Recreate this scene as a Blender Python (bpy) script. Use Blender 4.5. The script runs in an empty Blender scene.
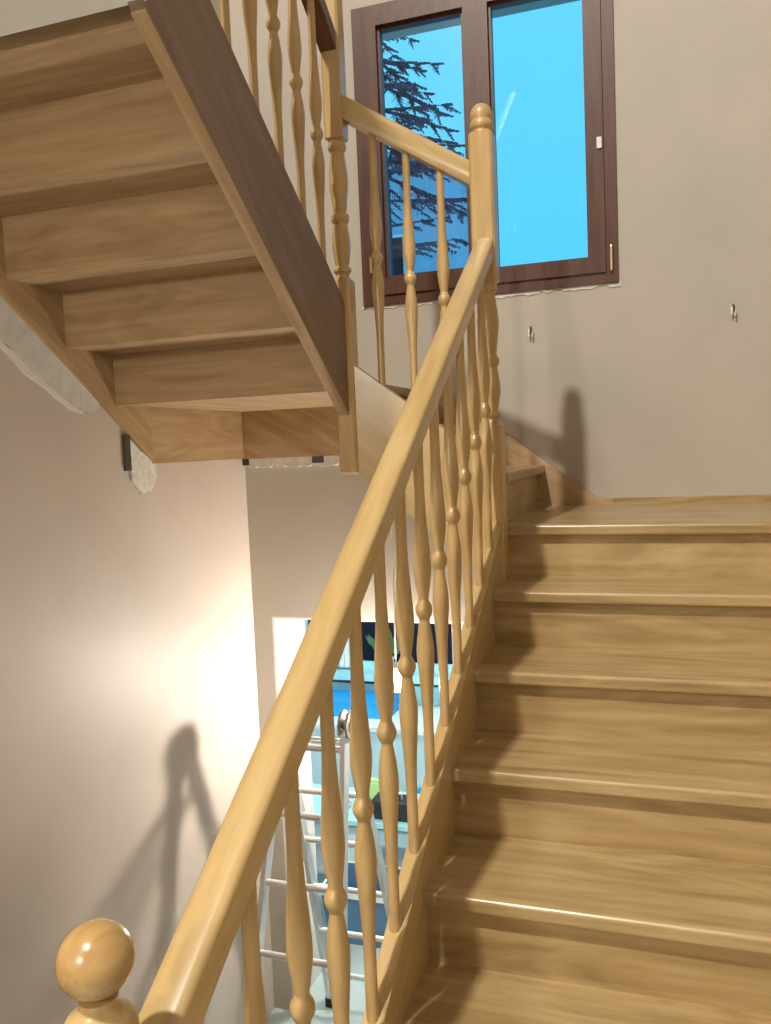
import bpy, bmesh, math, random
from mathutils import Vector, Matrix
random.seed(7)
C = bpy.context.scene.collection
V = Vector

# ------------------------------------------------------------------ materials
def new_mat(name):
    m = bpy.data.materials.new(name); m.use_nodes = True
    nt = m.node_tree; b = nt.nodes['Principled BSDF']
    return m, nt, b

def wood_mat(name, dark, mid, light, rough=0.36, scale=1.0, coat=0.25):
    m, nt, b = new_mat(name); N = nt.nodes; L = nt.links
    at = N.new('ShaderNodeAttribute'); at.attribute_name = 'grain'
    mp = N.new('ShaderNodeMapping'); mp.inputs['Scale'].default_value = (1.3*scale, 26*scale, 26*scale)
    L.new(at.outputs['Vector'], mp.inputs['Vector'])
    n1 = N.new('ShaderNodeTexNoise'); n1.inputs['Scale'].default_value = 1.0; n1.inputs['Detail'].default_value = 5; n1.inputs['Roughness'].default_value = .62; n1.inputs['Distortion'].default_value = .5
    L.new(mp.outputs[0], n1.inputs['Vector'])
    mp2 = N.new('ShaderNodeMapping'); mp2.inputs['Scale'].default_value = (1.5*scale, 8*scale, 8*scale)
    L.new(at.outputs['Vector'], mp2.inputs['Vector'])
    n2 = N.new('ShaderNodeTexNoise'); n2.inputs['Scale'].default_value = 1.0; n2.inputs['Detail'].default_value = 3; n2.inputs['Distortion'].default_value = 2.6
    L.new(mp2.outputs[0], n2.inputs['Vector'])
    mx = N.new('ShaderNodeMath'); mx.operation = 'MULTIPLY_ADD'; mx.inputs[1].default_value = .5
    L.new(n1.outputs['Fac'], mx.inputs[0])
    hf = N.new('ShaderNodeMath'); hf.operation = 'MULTIPLY'; hf.inputs[1].default_value = .5
    L.new(n2.outputs['Fac'], hf.inputs[0]); L.new(hf.outputs[0], mx.inputs[2])
    r = N.new('ShaderNodeValToRGB'); e = r.color_ramp.elements
    e[0].position = .34; e[0].color = (*dark, 1); e[1].position = .67; e[1].color = (*light, 1)
    k = e.new(.5); k.color = (*mid, 1)
    L.new(mx.outputs[0], r.inputs['Fac']); L.new(r.outputs['Color'], b.inputs['Base Color'])
    b.inputs['Roughness'].default_value = rough
    b.inputs['Coat Weight'].default_value = coat; b.inputs['Coat Roughness'].default_value = .22
    bp = N.new('ShaderNodeBump'); bp.inputs['Strength'].default_value = .06; bp.inputs['Distance'].default_value = .002
    L.new(n1.outputs['Fac'], bp.inputs['Height']); L.new(bp.outputs[0], b.inputs['Normal'])
    return m

def plain(name, col, rough=.6, metal=0.0, emis=None, es=0.0, var=0.0, vs=6.0, bump=0.0, bs=120.0):
    m, nt, b = new_mat(name); N = nt.nodes; L = nt.links
    b.inputs['Base Color'].default_value = (*col, 1); b.inputs['Roughness'].default_value = rough; b.inputs['Metallic'].default_value = metal
    tc = N.new('ShaderNodeTexCoord')
    if var:
        n = N.new('ShaderNodeTexNoise'); n.inputs['Scale'].default_value = vs; n.inputs['Detail'].default_value = 4
        L.new(tc.outputs['Object'], n.inputs['Vector'])
        r = N.new('ShaderNodeValToRGB'); e = r.color_ramp.elements
        e[0].position = .3; e[0].color = tuple(c*(1-var) for c in col)+(1,)
        e[1].position = .7; e[1].color = tuple(min(1, c*(1+var)) for c in col)+(1,)
        L.new(n.outputs['Fac'], r.inputs['Fac']); L.new(r.outputs['Color'], b.inputs['Base Color'])
    if bump:
        n = N.new('ShaderNodeTexNoise'); n.inputs['Scale'].default_value = bs; n.inputs['Detail'].default_value = 3
        L.new(tc.outputs['Object'], n.inputs['Vector'])
        bp = N.new('ShaderNodeBump'); bp.inputs['Strength'].default_value = bump; bp.inputs['Distance'].default_value = .004
        L.new(n.outputs['Fac'], bp.inputs['Height']); L.new(bp.outputs[0], b.inputs['Normal'])
    if emis:
        b.inputs['Emission Color'].default_value = (*emis, 1); b.inputs['Emission Strength'].default_value = es
    return m

M = {}
M['oak'] = wood_mat('oak_treads', (.28, .18, .073), (.43, .30, .138), (.55, .41, .21), .34)
M['oak_fine'] = wood_mat('beech_rail', (.47, .315, .128), (.55, .385, .167), (.62, .455, .22), .32, 1.2, .4)
M['oak_post'] = wood_mat('beech_turned', (.46, .30, .12), (.55, .365, .155), (.62, .44, .205), .32, 1.2, .35)
M['ball_wood'] = wood_mat('beech_ball', (.36, .20, .07), (.47, .29, .11), (.54, .35, .145), .26, 2.2, .5)
M['oak_under'] = wood_mat('oak_underside', (.34, .215, .108), (.45, .30, .16), (.56, .39, .225), .5, 1.0, .05)
M['oak_shaded'] = wood_mat('oak_stringer_shaded', (.20, .13, .082), (.25, .165, .108), (.31, .215, .145), .6, .8, .0)  # shadow on the upper stringer face put into a darker oak colour
M['rail_shaded'] = wood_mat('oak_rail_shaded', (.10, .045, .02), (.15, .068, .03), (.20, .095, .045), .4, 1.0, .2)  # same oak rail, darkened in colour for the shade on its underside
M['win_wood'] = wood_mat('brown_window_wood', (.055, .016, .008), (.085, .027, .013), (.12, .042, .020), .45, 1.0, .08)
M['paint'] = plain('beige_paint', (.475, .428, .368), .62, var=.05, vs=2.2, bump=.12, bs=160)
M['paint_left_lit'] = plain('beige_paint_left_lit', (.60, .515, .45), .5, var=.05, vs=2.2, bump=.12, bs=160)  # the beige paint made lighter and pinker, lamp glow put into its colour
M['plaster'] = plain('raw_plaster', (.66, .64, .60), .9, var=.10, vs=22, bump=.15, bs=60)
M['foam'] = plain('mounting_foam', (.72, .70, .64), .95, var=.16, vs=35, bump=.3, bs=50)
M['white'] = plain('white_paint', (.82, .80, .76), .6, var=.03)
M['room_white'] = plain('room_white', (.80, .88, .90), .7, var=.03)
M['cyanwall'] = plain('room_cyan', (.40, .76, .84), .7, var=.06)
M['tile'] = plain('room_tile', (.50, .60, .60), .35, var=.10, vs=4)
M['steel'] = plain('dark_steel', (.10, .095, .09), .5, .6)
M['alu'] = plain('aluminium', (.78, .77, .76), .33, .75, var=.04)
M['alu_dark'] = plain('hinge_metal', (.42, .41, .40), .4, .6, var=.08)
M['black'] = plain('black_plastic', (.02, .02, .024), .45)
M['rubber'] = plain('rubber', (.03, .03, .03), .8)
M['blue'] = plain('blue_plastic', (.09, .20, .36), .45, var=.08)
M['bright_blue'] = plain('bright_blue_card', (.02, .36, .80), .5, var=.05)
M['sky_fabric'] = plain('blue_fabric', (.12, .34, .55), .8, var=.15)
M['green'] = plain('green_pack', (.45, .72, .30), .5, var=.15)
M['leaf'] = plain('leaf', (.07, .16, .07), .55, var=.3)
M['pot'] = plain('pot', (.55, .56, .58), .5)
M['night'] = plain('night_pane', (.012, .013, .028), .3)
M['night'].node_tree.nodes['Principled BSDF'].inputs['Specular IOR Level'].default_value = .1
M['whitegoods'] = plain('white_lacquer', (.62, .82, .87), .35)
M['cable'] = plain('cable_grey', (.60, .62, .63), .5)
M['brass'] = plain('brass', (.75, .62, .36), .3, .9)
M['bulb'] = plain('lit_bulb', (1, .95, .85), .3, emis=(1, .92, .81), es=1050)
M['needles'] = plain('spruce_needles', (.07, .075, .13), .9, var=.3)
M['bark'] = plain('bark', (.06, .05, .07), .9, var=.3)
M['render'] = plain('grey_render', (.50, .47, .56), .9, var=.08)
M['snow'] = plain('snow', (.8, .85, .9), .9)
M['roof'] = plain('roof_tile', (.12, .11, .13), .8)
def glass_mat():
    m = bpy.data.materials.new('clear_glass'); m.use_nodes = True; nt = m.node_tree; N = nt.nodes; L = nt.links
    N.clear(); o = N.new('ShaderNodeOutputMaterial'); mix = N.new('ShaderNodeMixShader')
    t = N.new('ShaderNodeBsdfTransparent'); t.inputs[0].default_value = (.96, .98, 1, 1)
    g = N.new('ShaderNodeBsdfGlossy'); g.inputs['Roughness'].default_value = .02
    f = N.new('ShaderNodeFresnel'); f.inputs['IOR'].default_value = 1.5
    L.new(f.outputs[0], mix.inputs[0]); L.new(t.outputs[0], mix.inputs[1]); L.new(g.outputs[0], mix.inputs[2]); L.new(mix.outputs[0], o.inputs[0])
    return m
M['glass'] = glass_mat()

# ------------------------------------------------------------------ object helpers
def obj(name, bm, mat, parent=None, axis='z', bevel=0.0, smooth=False, origin=None):
    """axis = grain direction (vector or letter)"""
    me = bpy.data.meshes.new(name)
    if bevel:
        bmesh.ops.bevel(bm, geom=[e for e in bm.edges if len(e.link_faces) == 2 and e.calc_face_angle(0) > .6],
                        offset=bevel, segments=2, affect='EDGES', profile=.6)
    bmesh.ops.recalc_face_normals(bm, faces=bm.faces)
    bm.to_mesh(me); bm.free()
    a = {'x': V((1, 0, 0)), 'y': V((0, 1, 0)), 'z': V((0, 0, 1))}[axis] if isinstance(axis, str) else V(axis).normalized()
    q = a.rotation_difference(V((1, 0, 0))).to_matrix()
    off = V((random.uniform(-9, 9), random.uniform(-9, 9), random.uniform(-9, 9)))
    at = me.attributes.new('grain', 'FLOAT_VECTOR', 'POINT')
    for i, v in enumerate(me.vertices): at.data[i].vector = q @ v.co + off
    p0 = V((0, 0, 0))
    if parent is not None:
        p0 = wloc(parent)
    org = V(origin) if origin is not None else p0
    if org.length > 0: me.transform(Matrix.Translation(-org))
    if smooth:
        for p in me.polygons: p.use_smooth = True
        try: me.set_sharp_from_angle(angle=.6)
        except Exception: pass
    me.materials.append(mat if not isinstance(mat, str) else M[mat])
    o = bpy.data.objects.new(name, me); C.objects.link(o)
    o.parent = parent; o.location = org - p0
    return o
def wloc(o):
    l = V((0, 0, 0))
    while o is not None: l += V(o.location); o = o.parent
    return l
def tag(o, label=None, cat=None, group=None, kind=None):
    if label: o['label'] = label
    if cat: o['category'] = cat
    if group: o['group'] = group
    if kind: o['kind'] = kind
    return o
def thing(name, loc, label, cat, group=None):
    o = bpy.data.objects.new(name, None); C.objects.link(o); o.location = loc; o.empty_display_size = .1
    return tag(o, label, cat, group)
def struct(name, bm, mat, parent=None, **k):
    o = obj(name, bm, mat, parent, **k)
    if parent is None: o['kind'] = 'structure'
    return o

# ------------------------------------------------------------------ mesh helpers
def box(bm, x0, x1, y0, y1, z0, z1):
    vs = [bm.verts.new((x, y, z)) for x in (x0, x1) for y in (y0, y1) for z in (z0, z1)]
    for f in ((0, 1, 3, 2), (4, 6, 7, 5), (0, 4, 5, 1), (2, 3, 7, 6), (0, 2, 6, 4), (1, 5, 7, 3)):
        bm.faces.new([vs[i] for i in f])
    return bm
def B(*boxes):
    bm = bmesh.new()
    for b in boxes: box(bm, *b)
    return bm
def prism(pts, d):
    """closed polygon (3D points) extruded by vector d"""
    bm = bmesh.new(); d = V(d)
    a = [bm.verts.new(p) for p in pts]; b = [bm.verts.new(V(p)+d) for p in pts]
    bm.faces.new(a); bm.faces.new(list(reversed(b)))
    n = len(a)
    for i in range(n): bm.faces.new([a[i], b[i], b[(i+1) % n], a[(i+1) % n]])
    return bm
def yz(pts, x0, x1): return prism([(x0, y, z) for y, z in pts], (x1-x0, 0, 0))
def xz(pts, y0, y1): return prism([(x, y0, z) for x, z in pts], (0, y1-y0, 0))
def lathe(bm, prof, cx=0, cy=0, n=20):
    rings = []
    for r, z in prof:
        rings.append([bm.verts.new((cx+r*math.cos(2*math.pi*i/n), cy+r*math.sin(2*math.pi*i/n), z)) for i in range(n)])
    for a, b in zip(rings, rings[1:]):
        for i in range(n): bm.faces.new([a[i], a[(i+1) % n], b[(i+1) % n], b[i]])
    bm.faces.new(list(reversed(rings[0]))); bm.faces.new(rings[-1])
    return bm
def tube(bm, pts, r, n=10, closed=False):
    pts = [V(p) for p in pts]; rings = []
    for i, p in enumerate(pts):
        t = (pts[min(i+1, len(pts)-1)]-pts[max(i-1, 0)]).normalized()
        up = V((0, 0, 1)) if abs(t.z) < .9 else V((1, 0, 0))
        s = t.cross(up).normalized(); u = s.cross(t)
        rr = r[i] if isinstance(r, (list, tuple)) else r
        rings.append([bm.verts.new(p+s*rr*math.cos(2*math.pi*k/n)+u*rr*math.sin(2*math.pi*k/n)) for k in range(n)])
    for a, b in zip(rings, rings[1:]):
        for k in range(n): bm.faces.new([a[k], a[(k+1) % n], b[(k+1) % n], b[k]])
    bm.faces.new(list(reversed(rings[0]))); bm.faces.new(rings[-1])
    return bm
def section_sweep(p0, p1, prof):
    """profile (s,u) swept from p0 to p1; s is horizontal side, u perpendicular up; ends cut vertically"""
    bm = bmesh.new(); p0 = V(p0); p1 = V(p1); t = (p1-p0).normalized()
    h = V((t.x, t.y, 0)).normalized(); s = h.cross(V((0, 0, 1))); cosv = math.hypot(t.x, t.y)
    A = [bm.verts.new(p0+s*a+V((0, 0, b/cosv))) for a, b in prof]
    Bv = [bm.verts.new(p1+s*a+V((0, 0, b/cosv))) for a, b in prof]
    n = len(prof)
    bm.faces.new(A); bm.faces.new(list(reversed(Bv)))
    for i in range(n): bm.faces.new([A[i], Bv[i], Bv[(i+1) % n], A[(i+1) % n]])
    return bm
def interp(prof, m=5):
    """smooth a coarse lathe profile (Catmull-Rom)"""
    P = [prof[0]]+list(prof)+[prof[-1]]; out = []
    for i in range(1, len(P)-2):
        for k in range(m):
            t = k/m; q = []
            for c in (0, 1):
                a, b, d, e = P[i-1][c], P[i][c], P[i+1][c], P[i+2][c]
                q.append(.5*((2*b)+(-a+d)*t+(2*a-5*b+4*d-e)*t*t+(-a+3*b-3*d+e)*t**3))
            out.append(tuple(q))
    out.append(prof[-1]); return out

# ------------------------------------------------------------------ key dimensions (metres, phone camera at the origin)
Y0, Z0, G, R = 2.8954, -.28626, .28216, .18        # landing nosing, going, rise
def nl(y): return Z0+(y-Y0)*R/G                     # nosing line of the lower flight
XS = -.5582                                         # inner face of the lower stringer
XW, YB, XR = -2.035, 3.79, .66                      # left wall, back wall, right wall
ZF, ZL, ZC = Z0-8*R, -2.9, 6.6                     # hall floor, basement floor, upper ceiling
N1 = (-.592, 2.855); N2 = (-1.080, 2.79); N0 = (-.592, .712)
SL = R/G

# ------------------------------------------------------------------ the room shell
struct('wall_left', B((XW-.2, XW, -3.2, YB+.33, ZL, ZC)), 'paint_left_lit')
WX0, WX1, WZ0, WZ1 = -1.366, -.220, .652, 1.98
DX0, DX1, DZ1 = -1.93, -.86, -.823
struct('wall_back', B((XW, DX0, YB, YB+.33, ZL, DZ1), (DX1, XR+.2, YB, YB+.33, ZL, DZ1), (XW, XR+.2, YB, YB+.33, DZ1, WZ0),
       (XW, WX0, YB, YB+.33, WZ0, WZ1), (WX1, XR+.2, YB, YB+.33, WZ0, WZ1), (XW, XR+.2, YB, YB+.33, WZ1, ZC)), 'paint')
struct('wall_right', B((XR, XR+.2, -3.2, YB, ZL, ZC)), 'paint')
struct('wall_rear', B((XW-.2, XR+.2, -3.4, -3.2, ZL, ZC)), 'paint')
struct('ceiling', B((XW-.2, XR+.2, -3.4, YB+.33, ZC, ZC+.2)), 'white')
struct('floor', B((XW, XR, -3.2, .655, ZF-.25, ZF), (-.66, XR, .655, .93, ZF-.25, ZF)), 'tile')
struct('floor_basement', B((XW-.2, XR+.2, -3.4, YB+.33, ZL-.2, ZL)), 'tile')
struct('ceiling_slab', B((XW, -1.06, -3.2, 1.65, .976, 1.318)), 'white')
wl = bpy.data.objects['wall_left']; wb = bpy.data.objects['wall_back']
def wall_patch(name, pts, x, th, mat, parent):
    ctr = (sum(p[0] for p in pts)/len(pts), sum(p[1] for p in pts)/len(pts)); out = []
    n = len(pts)
    for i in range(n):
        a, b = pts[i], pts[(i+1) % n]
        for k in range(5):
            t = k/5; j = random.uniform(-.005, .005)
            out.append((a[0]+(b[0]-a[0])*t+j, a[1]+(b[1]-a[1])*t+random.uniform(-.005, .005)))
    return prism([(x, p[0], p[1]) for p in out], (th, 0, 0))
def patch_left(pts, th, mat): return obj('plaster_patch', wall_patch('p', pts, XW-.004, th+.004, mat, wl), mat, wl)
patch_left([(2.10, .64), (2.40, .44), (2.69, .225), (2.655, .178), (2.611, .174), (2.52, .196), (2.332, .299), (2.208, .392), (2.02, .56)], .004, 'plaster')
patch_left([(2.84, .07), (3.015, -.03), (3.012, -.09), (2.96, -.138), (2.901, -.146), (2.85, -.10), (2.835, -.04)], .010, 'foam')
obj('rim', wall_patch('p', [(2.208, .392), (2.332, .299), (2.52, .196), (2.60, .176), (2.62, .166), (2.52, .178), (2.332, .276), (2.19, .38)], XW-.004, .010, 'white', wl), 'white', wl)
o = obj('steel_bracket', B((XW, XW+.012, 2.807, 2.842, -.05, .09)), 'steel', wl)
o['label'] = 'dark steel bracket under the stringer'
def strip(x0, x1, z0, z1, n, y=YB, th=.008, amp=.006):
    top = [(x0+(x1-x0)*i/n, z1+random.uniform(-amp, amp)*.4) for i in range(n+1)]
    bot = [(x0+(x1-x0)*i/n, z0+random.uniform(-amp, amp)) for i in range(n, -1, -1)]
    return xz(top+bot, y-th, y+.01)
obj('plaster_strip', strip(-2.03, -1.45, -.073, -.01, 30, th=.02), 'plaster', wb)
obj('plaster_patch', strip(WX0-.012, WX1+.008, WZ0-.013, WZ0, 60, amp=.008, th=.004), 'plaster', wb)
o = obj('gap_shade', B((-2.034, -2.0, YB-.025, YB, -.062, -.03)), 'black', wb)  # solid dark blocks stand in for the shade of gaps in the plaster
o = obj('gap_shade', B((-1.66, -1.60, YB-.024, YB, -.062, -.03)), 'steel', wb)

# ------------------------------------------------------------------ window
w = struct('window_1', B((WX0, WX0+.062, YB-.012, YB+.09, WZ0, WZ1), (WX1-.05, WX1, YB-.012, YB+.09, WZ0, WZ1),
           (WX0+.062, WX1-.05, YB-.012, YB+.09, WZ0, WZ0+.045), (WX0+.062, WX1-.05, YB-.012, YB+.09, WZ1-.05, WZ1)), 'win_wood', axis='z')
def sash(x0, x1, g0, g1, gz0, gz1):
    z0, z1 = WZ0+.045, WZ1-.05; y0, y1 = YB-.022, YB+.05
    s = obj('sash', B((x0, g0, y0, y1, z0, z1), (g1, x1, y0, y1, z0, z1), (g0, g1, y0, y1, z0, gz0), (g0, g1, y0, y1, gz1, z1)), 'win_wood', w, bevel=.004)
    obj('glazing_bead', B((g0, g0+.012, YB+.0, YB+.04, gz0, gz1), (g1-.012, g1, YB+.0, YB+.04, gz0, gz1),
        (g0+.012, g1-.012, YB+.0, YB+.04, gz0, gz0+.012), (g0+.012, g1-.012, YB+.0, YB+.04, gz1-.012, gz1)), 'win_wood', s, axis='x')
    o = obj('pane', B((g0, g1, YB+.020, YB+.026, gz0, gz1)), 'glass', s); o['label'] = 'clear glass pane'
    return s
sash(WX0+.062, -.797, -1.250, -.850, .772, 1.885)
s2 = sash(-.797, WX1-.05, -.742, -.333, .758, 1.885)
for x, y in ((-1.285, 1.22), (-1.315, .80)):
    bm = bmesh.new(); lathe(bm, [(.007, y), (.007, y+.07)], x, YB-.027, 10); obj('hinge', bm, 'brass', w)
bm = bmesh.new(); lathe(bm, [(.006, .70), (.007, .705), (.007, .80), (.006, .805)], -.247, YB-.024, 10); obj('hinge', bm, 'brass', w)['label'] = 'brass barrel hinge'
obj('lock_plate', B((-.296, -.276, YB-.029, YB-.022, 1.205, 1.25)), 'white', w, bevel=.003)['label'] = 'small white latch plate'

# ------------------------------------------------------------------ staircase builders
def tread_mesh(x0, x1, y_nose, y_back, ztop, th=.038, nose_dir=1):
    """board with a rounded nosing (front at y_nose)"""
    r = .010; prof = []
    for a in range(0, 91, 18): prof.append((y_nose+r-r*math.sin(math.radians(a)), ztop-r+r*math.cos(math.radians(a))))
    for a in range(0, 91, 18): prof.append((y_nose+r-r*math.cos(math.radians(a)), ztop-th+r-r*math.sin(math.radians(a))))
    prof += [(y_back, ztop-th), (y_back, ztop)]
    return yz(prof, x0, x1)
lower = thing('staircase', (0, .8, ZF), 'lower flight of oak stairs with closed risers rising to the landing on the right', 'staircase')
for k in range(-7, 1):
    y = Y0+k*G; z = Z0+k*R
    yb = y+G+.045 if k < 0 else 3.757
    x0 = XS-.012 if k < 0 else -.64
    obj('tread' if k < 0 else 'landing_board', tread_mesh(x0, XR-.03, y, yb, z), 'oak', lower, 'x')
    zb = z-R if k > -7 else ZF
    obj('riser', B((x0, XR-.03, y+.030, y+.048, zb, z-.038)), 'oak', lower, 'x')
ysA, ysB = N0[1]+.039, N1[1]-.039
def st_top(y): return nl(y)+.068
st = [(ysA, st_top(ysA)), (ysB, st_top(ysB)), (ysB, nl(ysB)-.27), (ysA+.30, ZF+.002 if nl(ysA+.3)-.27 < ZF else nl(ysA+.3)-.27), (ysA, ZF+.002)]
TY = (0, G, R)
obj('stringer', yz(st, XS-.044, XS), 'oak_fine', lower, TY, bevel=.004)
obj('wall_stringer', yz([(.72, nl(.72)+.085), (Y0-.05, nl(Y0-.05)+.085), (Y0+.08, Z0+.026), (3.757, Z0+.026), (3.757, Z0-.04), (Y0+.1, Z0-.27), (.95, ZF+.002), (.72, ZF+.002)], XR-.03, XR), 'oak', lower, TY)
obj('landing_skirting', B((-.262, XR-.03, 3.757, YB, Z0-.04, Z0+.026)), 'oak', lower, 'x')

# winder section ---------------------------------------------------
def back_top(x): return Z0+.006-(x+.295)*.757        # upper edge of the back wall stringer
mid = thing('staircase', (-.83, 3.3, Z0), 'short winding section of oak stairs turning left behind the tall round-topped newel', 'staircase')
obj('stringer', xz([(N2[0]+.033, .285), (N1[0]-.039, -.045), (N1[0]-.039, -.44), (N2[0]+.033, -.092)], 2.795, 2.838) if False else
    prism([(N2[0]+.033, N2[1]-.018, .285), (N1[0]-.039, N1[1]-.022, -.04), (N1[0]-.039, N1[1]-.022, -.44), (N2[0]+.033, N2[1]-.018, -.092)], (0, .040, 0)),
    'oak_fine', mid, (1, 0, -.7), bevel=.003)
# wall stringer along the back wall, rising to the left
obj('wall_stringer', xz([(-.262, Z0+.026), (-.3216, Z0+.026), (-.70, back_top(-.70)), (-.97, .235), (-1.28, .25), (-1.45, .30), (-2.018, .32), (-2.018, -.03), (-1.1, -.03), (-.7, -.30), (-.60, -.324), (-.262, -.324)], 3.757, YB), 'oak_under', mid, (1, 0, -.5))
T1, T2, T0 = Z0+R, Z0+2*R, .240
x1, x2, x3 = -.548, -.80, -1.045
def xtread(name, xn, xb, y0, y1, z, par, m='oak'):
    r = .010; prof = []
    for a in range(0, 91, 18): prof.append((xn-r+r*math.sin(math.radians(a)), z-r+r*math.cos(math.radians(a))))
    for a in range(0, 91, 18): prof.append((xn-r+r*math.cos(math.radians(a)), z-.038+r-r*math.sin(math.radians(a))))
    prof += [(xb, z-.038), (xb, z)]
    return obj(name, xz(prof, y0, y1), m, par, 'y')
xtread('tread', x1, x2-.055, N1[1]+.042, 3.757, T1, mid)
xtread('tread', x2, x3-.055, N1[1]-.0, 3.757, T2, mid)
obj('riser', B((x1-.050, x1-.032, N1[1]+.042, 3.757, Z0, T1-.038)), 'oak', mid, 'y')
obj('riser', B((x2-.050, x2-.032, N1[1]+.0, 3.757, T1, T2-.038)), 'oak', mid, 'y')
obj('riser', B((x3-.050, x3-.032, N2[1]+.036, 3.757, T2, T0-.038)), 'oak', mid, 'y')

# upper flight -----------------------------------------------------
RU, GU, TU = .1922, .261, .2452
YC, ZCV = 2.762, .202
up = thing('staircase', (-1.55, 2.8, .0), 'upper flight of oak stairs overhead, its treads and risers seen from below', 'staircase')
XI, XO, XLI = -1.1015, -1.0665, -2.018
xtread('winder_tread', x3, XLI, YC+.016, 3.757, T0, up, 'oak_under')
for k in range(1, 7):
    yn = YC-(k-1)*GU; z = ZCV+.038+k*RU           # tread k: its back (near) edge lies at YC-k*GU
    if z > 1.40: break
    yb = YC-k*GU if k < 6 else 1.40
    obj('tread', B((XLI, XI+.008, yb+.016, yn+.030, z-.038, z)), 'oak_under', up, 'x')
for k in range(0, 7):
    z0 = ZCV+k*RU; y = YC-k*GU
    top = min(z0+RU+.001, 1.36)
    if z0 > 1.2: break
    obj('riser', B((XLI, XI+.008, y-.001, y+.017, z0-.001, top)), 'oak_under', up, 'x')
def zlow(y): return .463-.765*(y-2.304)
def zup(y): return .868-.745*(y-2.266)
ye = N2[1]-.033
obj('stringer', yz([(ye, zlow(ye)+.004), (ye, zup(ye)), (1.30, zup(1.30)), (1.30, zlow(1.30)+.004)], XI, XO), 'oak_shaded', up, (0, 1, -.75), bevel=.003)
obj('stringer_lit_base', yz([(ye-.0, zlow(ye)+.0), (ye, zlow(ye)+.018), (1.655, zlow(1.655)+.018), (1.655, zlow(1.655))], XI-.004, XO-.0005), 'oak_under', up, (0, 1, -.75))  # overlay on the stringer's bottom face, lighter wood stands in for light there
def zwl(y): return .265-.700*(y-2.6)
obj('wall_stringer', yz([(2.985, -.02), (2.985, .45), (1.30, 1.60), (1.30, zwl(1.30)), (2.60, zwl(2.60))], XW, XLI), 'oak_under', up, (0, 1, -.7), bevel=.002)
obj('wall_board', B((XW, XLI-.002, 2.985, 3.757, -.028, .42)), 'oak_under', up, 'y')

# ------------------------------------------------------------------ balustrades
def baluster_profile(L, ball=None):
    b = L/2 if ball is None else ball
    half = [(.0205, 0), (.019, .010), (.0135, .021), (.0130, .028), (.0165, .05), (.0205, .080), (.0215, .105), (.0190, .150), (.0150, .205), (.0128, .255), (.0125, .30)]
    pr = [(.0125, 0)]
    for r, d in reversed(half[1:]):
        if b-d > .01: pr.append((r, b-d))
    pr.append((.0212, b))
    for r, d in half[1:]:
        if b+d < L-.01: pr.append((r, b+d))
    pr.append((.0125, L)); return interp(pr, 4)
def baluster_mesh(L, mat='oak_post'):
    bm = bmesh.new(); lathe(bm, baluster_profile(L), 0, 0, 16)
    return bm
def put_balusters(parent, spots, L, mat, stretch=None):
    src = None
    for i, p in enumerate(spots):
        if src is None:
            src = obj('baluster', baluster_mesh(L), mat, parent, 'z', smooth=True, origin=(0, 0, 0))
            o = src
        else:
            o = src.copy(); C.objects.link(o)
        o.parent = parent; o.location = V(p)-wloc(parent)
        o.rotation_euler = (0, 0, random.uniform(0, 6))
        if stretch: o.scale = (1, 1, stretch[i])
RAILP = [(-.030, -.027), (-.027, -.030), (.027, -.030), (.030, -.027), (.030, .016), (.0285, .0205), (.024, .0240), (.014, .0262), (0, .027), (-.014, .0262), (-.024, .0240), (-.0285, .0205), (-.030, .016)]
def newel_turn(zb, zt):
    H = zt-zb
    pr = [(.031, 0), (.026, .012), (.025, .03), (.0335, .05), (.0345, .062), (.0335, .075), (.0265, .09), (.0275, .12), (.0335, .19), (.0355, .25), (.0325, .32), (.0275, .385),
          (.0270, .40), (.0335, .425), (.0345, .445), (.0335, .465), (.0265, .485), (.0265, .50), (.0315, .60), (.0365, .70), (.0355, .76), (.0300, .86), (.0265, .915), (.0275, .925), (.0345, .945), (.0355, .96), (.0345, .975), (.031, 1.0)]
    return interp([(r, zb+H*t) for r, t in pr], 3)
def sqblock(bm, c, h, z0, z1, ch=.010):
    x, y = c
    lev = [(h-ch, z0), (h, z0+ch), (h, z1-ch), (h-ch, z1)]
    e = .007; rings = []
    for hh, z in lev:
        rings.append([bm.verts.new((x+a, y+b, z)) for a, b in ((hh-e, -hh), (hh, -hh+e), (hh, hh-e), (hh-e, hh), (-hh+e, hh), (-hh, hh-e), (-hh, -hh+e), (-hh+e, -hh))])
    for a, b in zip(rings, rings[1:]):
        for i in range(8): bm.faces.new([a[i], a[(i+1) % 8], b[(i+1) % 8], b[i]])
    bm.faces.new(list(reversed(rings[0]))); bm.faces.new(rings[-1])
def dome(bm, c, z0, s=1.0):
    pr = [(.031, 0), (.030, .006), (.036, .014), (.0385, .024), (.0365, .033), (.033, .038), (.0345, .045), (.036, .055), (.0335, .07), (.0265, .082), (.016, .090), (.004, .093)]
    lathe(bm, [(r*s, z0+z*s) for r, z in interp(pr, 3)], c[0], c[1], 24)

rail1 = thing('stair_railing', (-.592, 1.8, nl(1.8)), 'light oak balustrade of the lower flight with ball-topped post in the foreground', 'railing')
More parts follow.
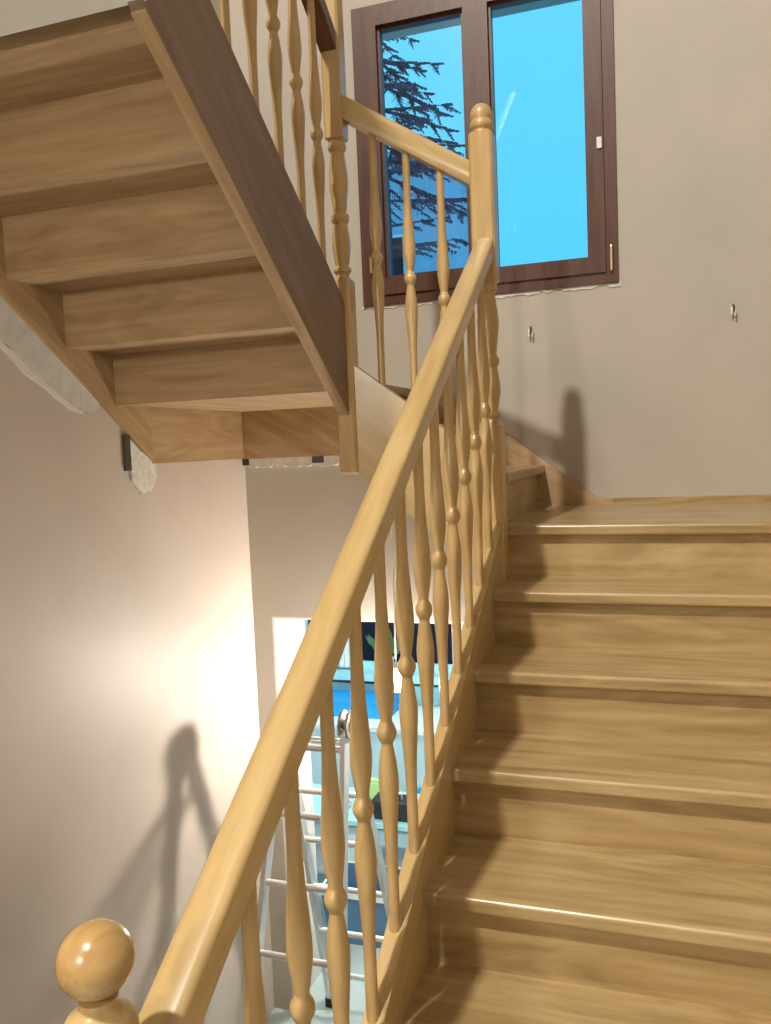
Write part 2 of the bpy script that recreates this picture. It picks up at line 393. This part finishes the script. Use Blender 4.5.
# bottom newel with ball
bm = bmesh.new(); sqblock(bm, N0, .040, ZF, -.628)
lathe(bm, interp([(.036, -.630), (.039, -.618), (.040, -.606), (.036, -.594), (.026, -.586), (.0205, -.578), (.021, -.570)], 3), *N0, 24)
np0 = obj('newel_post', bm, 'oak_post', rail1, 'z', smooth=True)
np0['label'] = 'square newel post with a ball on top at the foot of the stairs'
bm = bmesh.new(); bmesh.ops.create_uvsphere(bm, u_segments=32, v_segments=20, radius=.0405)
for v in bm.verts: v.co = V((v.co.x, v.co.y, v.co.z*.97))+V((N0[0], N0[1], -.529))
obj('ball_finial', bm, 'ball_wood', np0, (.35, 1, .15), smooth=True)
bm = bmesh.new(); sqblock(bm, N1, .039, -.62, .068); lathe(bm, newel_turn(.066, .530), *N1, 24); sqblock(bm, N1, .039, .528, 1.020); dome(bm, N1, 1.018)
obj('newel_post', bm, 'oak_post', rail1, 'z', smooth=True)['label'] = 'tall turned newel post with rounded cap in front of the window'
def rail_z(y): return nl(y)+.929+.045*(y-.75)/2.05
ya, yb_ = N0[1]+.036, N1[1]-.036
obj('handrail', section_sweep((-.588, ya, rail_z(ya)), (-.588, yb_, rail_z(yb_)), RAILP), 'oak_fine', rail1, TY, smooth=True)
BY = [2.714-.1535*i for i in range(13)]
put_balusters(rail1, [(-.583, y, st_top(y)-.006) for y in BY], .838, 'oak_post', [(rail_z(y)-.024-st_top(y)+.006)/.838 for y in BY])

rail2 = thing('stair_railing', (-.84, 2.82, .1), 'short oak railing with three turned balusters sloping below the left window pane', 'railing')
a = V((N2[0]+.030, N2[1], 1.150)); b = V((N1[0]-.036, N1[1], .890))
a.z = 1.152; b.z = .890
obj('handrail', section_sweep(a, b, [(s*.85, u*1.25) for s, u in RAILP]), 'oak_fine', rail2, b-a, smooth=True)
def mtop(x): return .285+(x-(N2[0]+.033))/((N1[0]-.039)-(N2[0]+.033))*(-.325)
for x in (-.958, -.847, -.735):
    f_ = (x-a.x)/(b.x-a.x); y = a.y+(b.y-a.y)*f_; z0 = mtop(x)-.012
    put_balusters(rail2, [(x, y, z0)], a.z+(b.z-a.z)*f_-.01-z0, 'oak_post')

rail3 = thing('stair_railing', (-1.084, 2.0, .9), 'upper flight balustrade with turned balusters and dark-looking handrail at the top', 'railing')
bm = bmesh.new(); sqblock(bm, N2, .033, -.092, .585); lathe(bm, [(r*.9, z) for r, z in newel_turn(.583, 1.042)], *N2, 24); sqblock(bm, N2, .033, 1.040, 1.66); dome(bm, N2, 1.658, .9)
obj('newel_post', bm, 'oak_post', rail3, 'z', smooth=True)['label'] = 'turned newel post whose square foot hangs below the upper stringer'
pa = (-1.084, N2[1]-.03, 1.365); pb = (-1.084, 1.25, 1.365+.745*(N2[1]-.03-1.25))
obj('handrail', section_sweep(pa, pb, RAILP), 'rail_shaded', rail3, (0, 1, -.75))['label'] = 'handrail of the upper flight seen from below, in shade'
UB = [2.625-.145*i for i in range(9)]
put_balusters(rail3, [(-1.084, y, zup(y)-.006) for y in UB], .842, 'oak_post')

# ------------------------------------------------------------------ wall cable ends
for x, z, lb in ((.226, .504, 'cable ends poking out of the wall at the right edge'), (-.596, .484, 'cable ends poking out of the wall below the window, right of the newel')):
    t = thing('cable_stub', (x, YB, z), lb, 'cable')
    for dx, dz, m in ((-.008, .0, 'white'), (.006, -.006, 'cable'), (.001, .012, 'steel')):
        bm = bmesh.new(); tube(bm, [(x+dx, YB+.01, z+dz), (x+dx, YB-.014, z+dz), (x+dx+.002, YB-.022, z+dz-.012), (x+dx+.001, YB-.022, z+dz-.030)], .0038, 8)
        obj('wire', bm, m, t, smooth=True)

# ------------------------------------------------------------------ doorway and the lit room behind
d1 = struct('door_1', B((DX0-.0, DX0+.012, YB+.002, YB+.345, ZL, DZ1-.012), (DX1-.012, DX1, YB+.002, YB+.345, ZL, DZ1-.012), (DX0, DX1, YB+.002, YB+.345, DZ1-.012, DZ1)), 'white')
RY = 6.45; RZ = -.55
struct('wall_room_back', B((-3.6, .9, RY, RY+.15, ZL, RZ)), 'cyanwall')
struct('wall_room_left', B((-3.6, -3.45, YB+.33, RY, ZL, RZ)), 'room_white')
struct('wall_room_right', B((.75, .9, YB+.33, RY, ZL, RZ)), 'room_white')
struct('wall_room_front', B((-3.45, DX0, YB+.33, YB+.38, ZL, RZ), (DX1, .75, YB+.33, YB+.38, ZL, RZ), (DX0, DX1, YB+.33, YB+.38, DZ1, RZ)), 'room_white')
struct('ceiling_room', B((-3.6, .9, YB+.33, RY, RZ, RZ+.15)), 'white')
struct('floor_room', B((-3.6, .9, YB+.33, RY, ZL-.2, ZL)), 'tile')
# night window over the counter
w2 = struct('window_2', B((-3.0, -2.94, RY-.05, RY, -1.80, -.75), (-1.62, -1.56, RY-.05, RY, -1.80, -.75), (-2.94, -1.62, RY-.05, RY, -1.80, -1.74), (-2.94, -1.62, RY-.05, RY, -.81, -.75), (-2.30, -2.25, RY-.05, RY, -1.74, -.81)), 'cyanwall')
o = obj('pane', B((-2.94, -1.62, RY-.02, RY-.01, -1.74, -.81)), 'night', w2); o['label'] = 'dark night-time glass'
obj('sill', B((-3.05, -1.5, RY-.20, RY-.0, -1.86, -1.80)), 'cyanwall', w2)
def wavy(x0, x1, y, z0, z1, n=30):
    bm = bmesh.new(); A = []; Bt = []
    for i in range(n+1):
        x = x0+(x1-x0)*i/n; yy = y+.02*math.sin(i*1.5)
        A.append(bm.verts.new((x, yy, z0))); Bt.append(bm.verts.new((x, yy, z1)))
    for i in range(n): bm.faces.new([A[i], A[i+1], Bt[i+1], Bt[i]])
    return bm
tag(obj('curtain', wavy(-2.82, -2.52, RY-.11, -1.78, -.78), 'room_white', None, smooth=True), 'pale curtain beside the dark window beyond the doorway', 'curtain')
pl = thing('potted_plant', (-2.22, RY-.13, -1.80), 'small leafy plant on the sill of the dark window beyond the doorway', 'plant')
bm = bmesh.new(); lathe(bm, [(.045, -1.80), (.062, -1.69), (.066, -1.69), (.066, -1.672), (.055, -1.672)], -2.22, RY-.13, 18); obj('pot', bm, 'pot', pl, smooth=True)
bm = bmesh.new()
for i in range(46):
    a = random.uniform(0, 6.28); e = random.uniform(.3, 1.4); L_ = random.uniform(.12, .30)
    d = V((math.cos(a)*math.cos(e)*.75, math.sin(a)*math.cos(e)*.35, math.sin(e))); s = d.cross(V((0, 1, .3))).normalized()*random.uniform(.018, .032)
    p = V((-2.22, RY-.13, -1.68)); q = p+d*L_
    vs = [bm.verts.new(p+d*L_*.45), bm.verts.new(p+d*L_*.7+s), bm.verts.new(q), bm.verts.new(p+d*L_*.7-s)]; bm.faces.new(vs)
    tube(bm, [p, p+d*L_*.5], .003, 5)
obj('foliage', bm, 'leaf', pl)
# counter with white fronts
ct = thing('counter_cabinet', (-2.1, 6.0, ZL), 'white counter unit under the dark window beyond the doorway', 'cabinet')
obj('carcass', B((-3.3, -1.40, 5.86, RY-.005, ZL+.10, -2.12)), 'whitegoods', ct)
obj('worktop', B((-3.32, -1.39, 5.82, RY-.005, -2.12, -2.085)), 'room_white', ct, bevel=.004)
obj('plinth', B((-3.28, -1.42, 5.92, RY-.02, ZL, ZL+.10)), 'pot', ct)
for i in range(4):
    x0 = -3.29+i*.475
    dd = obj('door', B((x0, x0+.465, 5.842, 5.86, ZL+.115, -2.13)), 'whitegoods', ct, bevel=.003)
    bm = bmesh.new(); tube(bm, [(x0+.40, 5.842, -2.20), (x0+.40, 5.82, -2.20), (x0+.40, 5.82, -2.32), (x0+.40, 5.842, -2.32)], .005, 8); obj('handle', bm, 'alu', dd)
# bright blue folder-like boxes along the back of the counter
bb = thing('cardboard_box', (-2.55, 6.15, -2.085), 'long bright blue box lying on the counter below the dark window', 'box')
obj('box_body', B((-2.83, -2.12, 6.02, 6.28, -2.085, -1.975)), 'bright_blue', bb, bevel=.004)
obj('lid', B((-2.835, -2.115, 6.015, 6.285, -1.975, -1.955)), 'bright_blue', bb, bevel=.004)
bt = thing('splash_rail', (-2.4, RY-.04, -1.93), 'thin dark rail fixed on the wall above the blue box', 'rail')
bm = bmesh.new(); tube(bm, [(-3.1, RY-.05, -1.915), (-1.5, RY-.05, -1.915)], .010, 8); obj('bar', bm, 'steel', bt)
for x in (-3.05, -1.55):
    bm = bmesh.new(); tube(bm, [(x, RY-.05, -1.915), (x, RY, -1.915)], .007, 8); obj('mount', bm, 'steel', bt)
# tall white fridge to the right of the window
fr = thing('refrigerator', (-1.0, 5.2, ZL), 'tall pale cabinet-like fridge at the right of the doorway view', 'refrigerator')
obj('cabinet_body', B((-1.38, -.80, 5.25, 5.85, ZL+.03, -1.12)), 'whitegoods', fr, bevel=.01)
f1 = obj('door', B((-1.38, -.80, 5.205, 5.248, -2.05, -1.12)), 'whitegoods', fr, bevel=.008); f2 = obj('door', B((-1.38, -.80, 5.205, 5.248, ZL+.06, -2.06)), 'whitegoods', fr, bevel=.008)
obj('handle', B((-1.36, -1.34, 5.175, 5.205, -1.98, -1.60)), 'alu', f1, bevel=.004); obj('handle', B((-1.36, -1.34, 5.175, 5.205, -2.50, -2.13)), 'alu', f2, bevel=.004)
for x in (-1.33, -.85): obj('foot', B((x-.02, x+.02, 5.3, 5.34, ZL, ZL+.03)), 'black', fr)
# work table with clutter
tb = thing('work_table', (-1.9, 5.0, ZL), 'low work table covered with tools beyond the doorway', 'table')
TZ = -2.33
obj('table_top', B((-2.55, -1.42, 4.80, 5.30, TZ-.03, TZ)), 'cyanwall', tb, bevel=.004)
for x in (-2.51, -1.46):
    for y in (4.84, 5.26): obj('leg', B((x-.02, x+.02, y-.02, y+.02, ZL, TZ-.03)), 'alu', tb)
obj('shelf', B((-2.50, -1.47, 4.84, 5.26, -2.72, -2.70)), 'pot', tb)
def coil(name, c, r, rr, turns, mat, label):
    bm = bmesh.new(); pts = []
    for i in range(turns*24+1):
        a = i/24*2*math.pi; pts.append((c[0]+r*math.cos(a), c[1]+r*math.sin(a)*.9, c[2]+rr+i/(turns*24)*rr*2*(turns-1)))
    tube(bm, pts, rr, 7); return tag(obj(name, bm, mat, None, smooth=True), label, 'cable')
coil('cable_coil', (-2.12, 4.98, TZ), .075, .008, 3, 'cable', 'grey coil of cable on the work table')
gp = thing('paper_bag', (-1.90, 5.02, TZ), 'light green bag standing on the work table', 'bag')
obj('bag_body', prism([(-1.97, 5.03, TZ), (-1.83, 5.03, TZ), (-1.84, 5.06, TZ+.14), (-1.96, 5.06, TZ+.14)], (0, .09, 0)), 'green', gp, bevel=.006)
obj('folded_top', B((-1.965, -1.835, 5.07, 5.12, TZ+.135, TZ+.16)), 'green', gp, bevel=.004)
tl = thing('toolbox', (-1.72, 4.95, TZ), 'black toolbox on the work table', 'toolbox')
obj('tray', B((-1.85, -1.60, 4.86, 5.0, TZ, TZ+.08)), 'black', tl, bevel=.008); obj('lid', B((-1.855, -1.595, 4.855, 5.005, TZ+.082, TZ+.115)), 'black', tl, bevel=.008)
bm = bmesh.new(); tube(bm, [(-1.78, 4.93, TZ+.113), (-1.78, 4.93, TZ+.15), (-1.67, 4.93, TZ+.15), (-1.67, 4.93, TZ+.113)], .007, 8); obj('handle', bm, 'alu', tl)
bo = thing('bottle', (-1.55, 4.93, TZ), 'small white bottle with blue cap at the right end of the work table', 'bottle')
bm = bmesh.new(); lathe(bm, interp([(.033, TZ), (.036, TZ+.02), (.036, TZ+.11), (.03, TZ+.14), (.014, TZ+.16), (.014, TZ+.175)], 3), -1.55, 4.93, 18); obj('bottle_body', bm, 'whitegoods', bo, smooth=True)
bm = bmesh.new(); lathe(bm, [(.017, TZ+.172), (.017, TZ+.20), (.012, TZ+.204)], -1.55, 4.93, 16); obj('cap', bm, 'bright_blue', bo, smooth=True)
# blue bins on the floor in front of the table
def bin_(x0, x1, y0, y1, z0, h, label):
    t = thing('storage_bin', ((x0+x1)/2, (y0+y1)/2, z0), label, 'bin'); bm = bmesh.new(); i = .03; th = .012
    vb = [(x0+i, y0+i), (x1-i, y0+i), (x1-i, y1-i), (x0+i, y1-i)]; vt = [(x0, y0), (x1, y0), (x1, y1), (x0, y1)]
    a = [bm.verts.new((*p, z0)) for p in vb]; b = [bm.verts.new((*p, z0+h)) for p in vt]
    c = [bm.verts.new((p[0]+(th if p[0] < (x0+x1)/2 else -th), p[1]+(th if p[1] < (y0+y1)/2 else -th), z0+h)) for p in vt]
    d = [bm.verts.new((p[0]+(th if p[0] < (x0+x1)/2 else -th), p[1]+(th if p[1] < (y0+y1)/2 else -th), z0+th)) for p in vb]
    bm.faces.new(a)
    for q in range(4):
        n = (q+1) % 4
        bm.faces.new([a[q], a[n], b[n], b[q]]); bm.faces.new([b[q], b[n], c[n], c[q]]); bm.faces.new([c[q], c[n], d[n], d[q]])
    bm.faces.new(d)
    obj('bin_body', bm, 'blue', t)
    obj('rim', B((x0-.012, x1+.012, y0-.012, y0+.004, z0+h-.03, z0+h+.004), (x0-.012, x1+.012, y1-.004, y1+.012, z0+h-.03, z0+h+.004), (x0-.012, x0+.004, y0+.004, y1-.004, z0+h-.03, z0+h+.004), (x1-.004, x1+.012, y0+.004, y1-.004, z0+h-.03, z0+h+.004)), 'room_white', t)
    return t
bin_(-2.02, -1.50, 4.40, 4.74, ZL, .33, 'large blue storage bin with pale rim on the floor beyond the doorway')
bin_(-1.42, -1.05, 4.45, 4.75, ZL, .30, 'smaller blue storage bin at the right of the large one')
pn = thing('white_panel', (-1.97, 4.77, ZL), 'white board standing between the blue bin and the work table', 'panel')
obj('board', prism([(-2.08, 4.755, ZL), (-1.86, 4.755, ZL), (-1.86, 4.775, -2.40), (-2.08, 4.775, -2.40)], (0, .014, 0)), 'whitegoods', pn)
obj('edge_strip', B((-2.08, -1.86, 4.772, 4.792, -2.40, -2.385)), 'alu', pn)
gb = thing('glass_bottle', (-1.44, 4.52, ZL), 'clear bottle on the floor between the two blue bins', 'bottle')
bm = bmesh.new(); lathe(bm, interp([(.036, ZL), (.040, ZL+.02), (.040, ZL+.18), (.03, ZL+.23), (.014, ZL+.27), (.014, ZL+.31)], 3), -1.455, 4.34, 18); obj('bottle_body', bm, 'glass', gb, smooth=True)
bm = bmesh.new(); lathe(bm, [(.016, ZL+.305), (.016, ZL+.325)], -1.455, 4.34, 14); obj('cap', bm, 'steel', gb)
# hanging bare bulb
LB = V((-1.262, 3.72, -1.112))
lp = thing('pendant_lamp', (LB.x, LB.y, -.03), 'glowing bare bulb hanging on a cord in front of the doorway below the stairs', 'lamp')
bm = bmesh.new(); tube(bm, [(LB.x, LB.y+.045, -.028), (LB.x, LB.y+.04, -.10), (LB.x+.004, LB.y+.01, -.5), (LB.x, LB.y, LB.z+.09)], .004, 6); obj('cord', bm, 'white', lp)
bm = bmesh.new(); lathe(bm, [(.012, LB.z+.036), (.016, LB.z+.046), (.016, LB.z+.08), (.008, LB.z+.095)], LB.x, LB.y, 14); obj('socket', bm, 'white', lp, smooth=True)
bm = bmesh.new(); bmesh.ops.create_uvsphere(bm, u_segments=20, v_segments=14, radius=.040, matrix=Matrix.Translation(LB)); obj('bulb', bm, 'bulb', lp, smooth=True)

# ------------------------------------------------------------------ folding aluminium ladder standing in the doorway
ld = thing('folding_ladder', (-1.55, 3.37, ZL), 'aluminium folding ladder standing in the doorway below the stairs', 'ladder')
hy, hz = 3.37, -1.235
LX0, LX1 = -1.69, -1.38
def section(yf, flare, nm):
    # rails from the hinge down to the floor at y = yf
    for sx, x in ((-1, LX0), (1, LX1)):
        top = V((x, hy+(.03 if yf > hy else -.03), hz)); bot = V((x+sx*flare, yf, ZL+.03))
        t = (bot-top).normalized(); bm = bmesh.new()
        n = V((0, 1, 0)); u = t.cross(V((1, 0, 0))).normalized()
        pr = [top+V((a, 0, 0))+u*b for a, b in ((-.011, -.028), (.011, -.028), (.011, .028), (-.011, .028))]
        bmx = prism(pr, bot-top)
        rl = obj('rail', bmx, 'alu', ld, 'z', bevel=.003)
        obj('rubber_foot', B((bot.x-.018, bot.x+.018, bot.y-.035, bot.y+.035, ZL, ZL+.05)), 'rubber', rl, bevel=.005)
    for i in range(6):
        z = hz-.065-i*.278
        if z < ZL+.12: break
        f = (hz-z)/(hz-ZL-.03); y = hy+(.03 if yf > hy else -.03); y = y+(yf-y)*f
        bm = bmesh.new(); tube(bm, [(LX0-flare*f+.008, y, z), (LX1+flare*f-.008, y, z)], .0145, 12)
        obj('rung', bm, 'alu', ld, 'x', smooth=True)
section(2.90, .07, 'front'); section(3.90, .07, 'rear')
for x in (LX0, LX1):
    bm = bmesh.new(); n = 20
    for r0, x0, x1 in ((.062, x-.022, x-.012), (.062, x+.012, x+.022), (.022, x-.028, x+.028)):
        a = [bm.verts.new((x0, hy+r0*math.cos(6.2832*i/n), hz+.035+r0*math.sin(6.2832*i/n))) for i in range(n)]
        b = [bm.verts.new((x1, v.co.y, v.co.z)) for v in a]
        bm.faces.new(a); bm.faces.new(list(reversed(b)))
        for i in range(n): bm.faces.new([a[i], b[i], b[(i+1) % n], a[(i+1) % n]])
    obj('hinge', bm, 'alu_dark', ld)['label'] = 'round locking hinge'

# ------------------------------------------------------------------ outside the window
def spruce(c, ztop, zbase, spread, label, seed):
    rnd = random.Random(seed)
    t = thing('spruce_tree', (c[0], c[1], zbase), label, 'tree')
    bm = bmesh.new(); tube(bm, [(c[0], c[1], zbase), (c[0], c[1], (zbase+ztop)/2), (c[0], c[1], ztop)], [.14, .08, .015], 8); obj('trunk', bm, 'bark', t)
    bm = bmesh.new(); z = ztop-.1
    def tuft(p, d, L_):
        for k in range(9):
            q = p+d*L_*k/7
            for s in (-1, 1):
                e = (d*.6+d.cross(V((0, 0, 1)))*s*rnd.uniform(.5, .9)+V((0, 0, rnd.uniform(-.5, .15)))).normalized()*L_*rnd.uniform(.25, .5)*(1.1-k/11)
                wv = V((0, 0, .013))+d*.006
                a = [bm.verts.new(q-wv), bm.verts.new(q+e*.6-wv*.9), bm.verts.new(q+e), bm.verts.new(q+e*.6+wv*.9), bm.verts.new(q+wv)]; bm.faces.new(a)
    while z > zbase+4.6:
        f = (ztop-z)/(ztop-zbase); n = rnd.randint(6, 8)
        for i in range(n):
            a = rnd.uniform(0, 6.28); L_ = spread*(.12+f)*rnd.uniform(.55, 1.15)
            if z < 2.9 and abs(math.sin(a)) > .55: continue
            d = V((math.cos(a), math.sin(a), rnd.uniform(-.35, .05))); p = V((c[0], c[1], z))
            tube(bm, [p, p+d*L_*.6, p+d*L_], [.018, .010, .004], 5)
            steps = max(2, int(L_/.16))
            for s in range(1, steps+1):
                q = p+d*L_*s/steps
                for sg in (-1, 1):
                    e = (d*.7+d.cross(V((0, 0, 1)))*sg*.7+V((0, 0, -.25))).normalized()
                    tuft(q, e, L_*.30*(1.15-s/steps*.6)*rnd.uniform(.6, 1.1)*(.55 if f > .5 else 1)+.06)
        z -= rnd.uniform(.14, .30)
    obj('branches', bm, 'needles', t)
    return t
spruce((-2.95, 9.0), 5.25, -2.8, 2.1, 'dark spruce tree outside the left window pane', 3)
hs = thing('neighbour_house', (-4.6, 14.0, -2.8), 'grey rendered house outside behind the lower left window pane', 'building')
obj('wall', B((-8.5, -3.38, 13.0, 17.0, -2.8, 4.45)), 'render', hs)
obj('roof', yz([(12.85, 4.45), (15.0, 4.75), (17.2, 4.45)], -8.8, -3.32), 'roof', hs)
fw = obj('window', B((-4.5, -3.95, 12.97, 13.02, 2.4, 3.3)), 'white', hs); obj('pane', B((-4.45, -4.0, 12.95, 12.97, 2.45, 3.25)), 'night', fw)
struct('ground', B((-40, 40, 6.8, 60, -3.0, -2.8)), 'snow')

# ------------------------------------------------------------------ light
wd = bpy.data.worlds.new('dusk'); bpy.context.scene.world = wd; wd.use_nodes = True
nt = wd.node_tree; bg = nt.nodes['Background']
tc = nt.nodes.new('ShaderNodeTexCoord'); sp = nt.nodes.new('ShaderNodeSeparateXYZ'); rp = nt.nodes.new('ShaderNodeValToRGB')
nt.links.new(tc.outputs['Generated'], sp.inputs[0]); nt.links.new(sp.outputs['Z'], rp.inputs[0]); nt.links.new(rp.outputs[0], bg.inputs[0])
e = rp.color_ramp.elements; e[0].position = 0.0; e[0].color = (.075, .70, 1.2, 1); e[1].position = .55; e[1].color = (.18, .82, 1.25, 1)
bg.inputs[1].default_value = 1.0
def point(name, loc, power, col, r):
    l = bpy.data.lights.new(name, 'POINT'); l.energy = power; l.color = col; l.shadow_soft_size = r
    o = bpy.data.objects.new(name, l); C.objects.link(o); o.location = loc; return o
l = bpy.data.lights.new('stairwell_light', 'SPOT'); l.energy = 2050; l.color = (1, .935, .82); l.shadow_soft_size = .13; l.spot_size = math.radians(62); l.spot_blend = .5
o = bpy.data.objects.new('stairwell_light', l); C.objects.link(o); o.location = (-1.54, -2.4, 6.2)
o.rotation_euler = (V((-.15, 2.7, .1))-V(o.location)).to_track_quat('-Z', 'Y').to_euler()
point('hall_light', (-1.12, -1.6, .74), 95, (1, .93, .80), .08)
def area(name, loc, tgt, sx, sy, power, col):
    l = bpy.data.lights.new(name, 'AREA'); l.shape = 'RECTANGLE'; l.size = sx; l.size_y = sy; l.energy = power; l.color = col
    o = bpy.data.objects.new(name, l); C.objects.link(o); o.location = loc
    o.rotation_euler = (V(tgt)-V(loc)).to_track_quat('-Z', 'Y').to_euler(); return o
area('room_ceiling_light', (-1.9, 5.4, RZ-.02), (-1.9, 5.4, -3), 1.2, .5, 26, (.80, .96, 1))

# ------------------------------------------------------------------ camera
F, yaw, pitch, roll = 850.758, .331717, -.076192, -.042470
f = V((-math.sin(yaw)*math.cos(pitch), math.cos(yaw)*math.cos(pitch), math.sin(pitch)))
r = V((math.cos(yaw), math.sin(yaw), 0)); u = r.cross(f)
c_, s_ = math.cos(roll), math.sin(roll)
r2 = r*c_+u*s_; u2 = u*c_-r*s_
cd = bpy.data.cameras.new('camera'); cam = bpy.data.objects.new('camera', cd); C.objects.link(cam)
cam.matrix_world = Matrix(((r2.x, u2.x, -f.x, 0), (r2.y, u2.y, -f.y, 0), (r2.z, u2.z, -f.z, 0), (0, 0, 0, 1)))
cd.sensor_fit = 'VERTICAL'; cd.sensor_height = 36; cd.lens = F/1024*36; cd.clip_start = .03; cd.clip_end = 200
bpy.context.scene.camera = cam
sc = bpy.context.scene
sc.view_settings.view_transform = 'Standard'; sc.view_settings.look = 'None'; sc.view_settings.exposure = 0.0
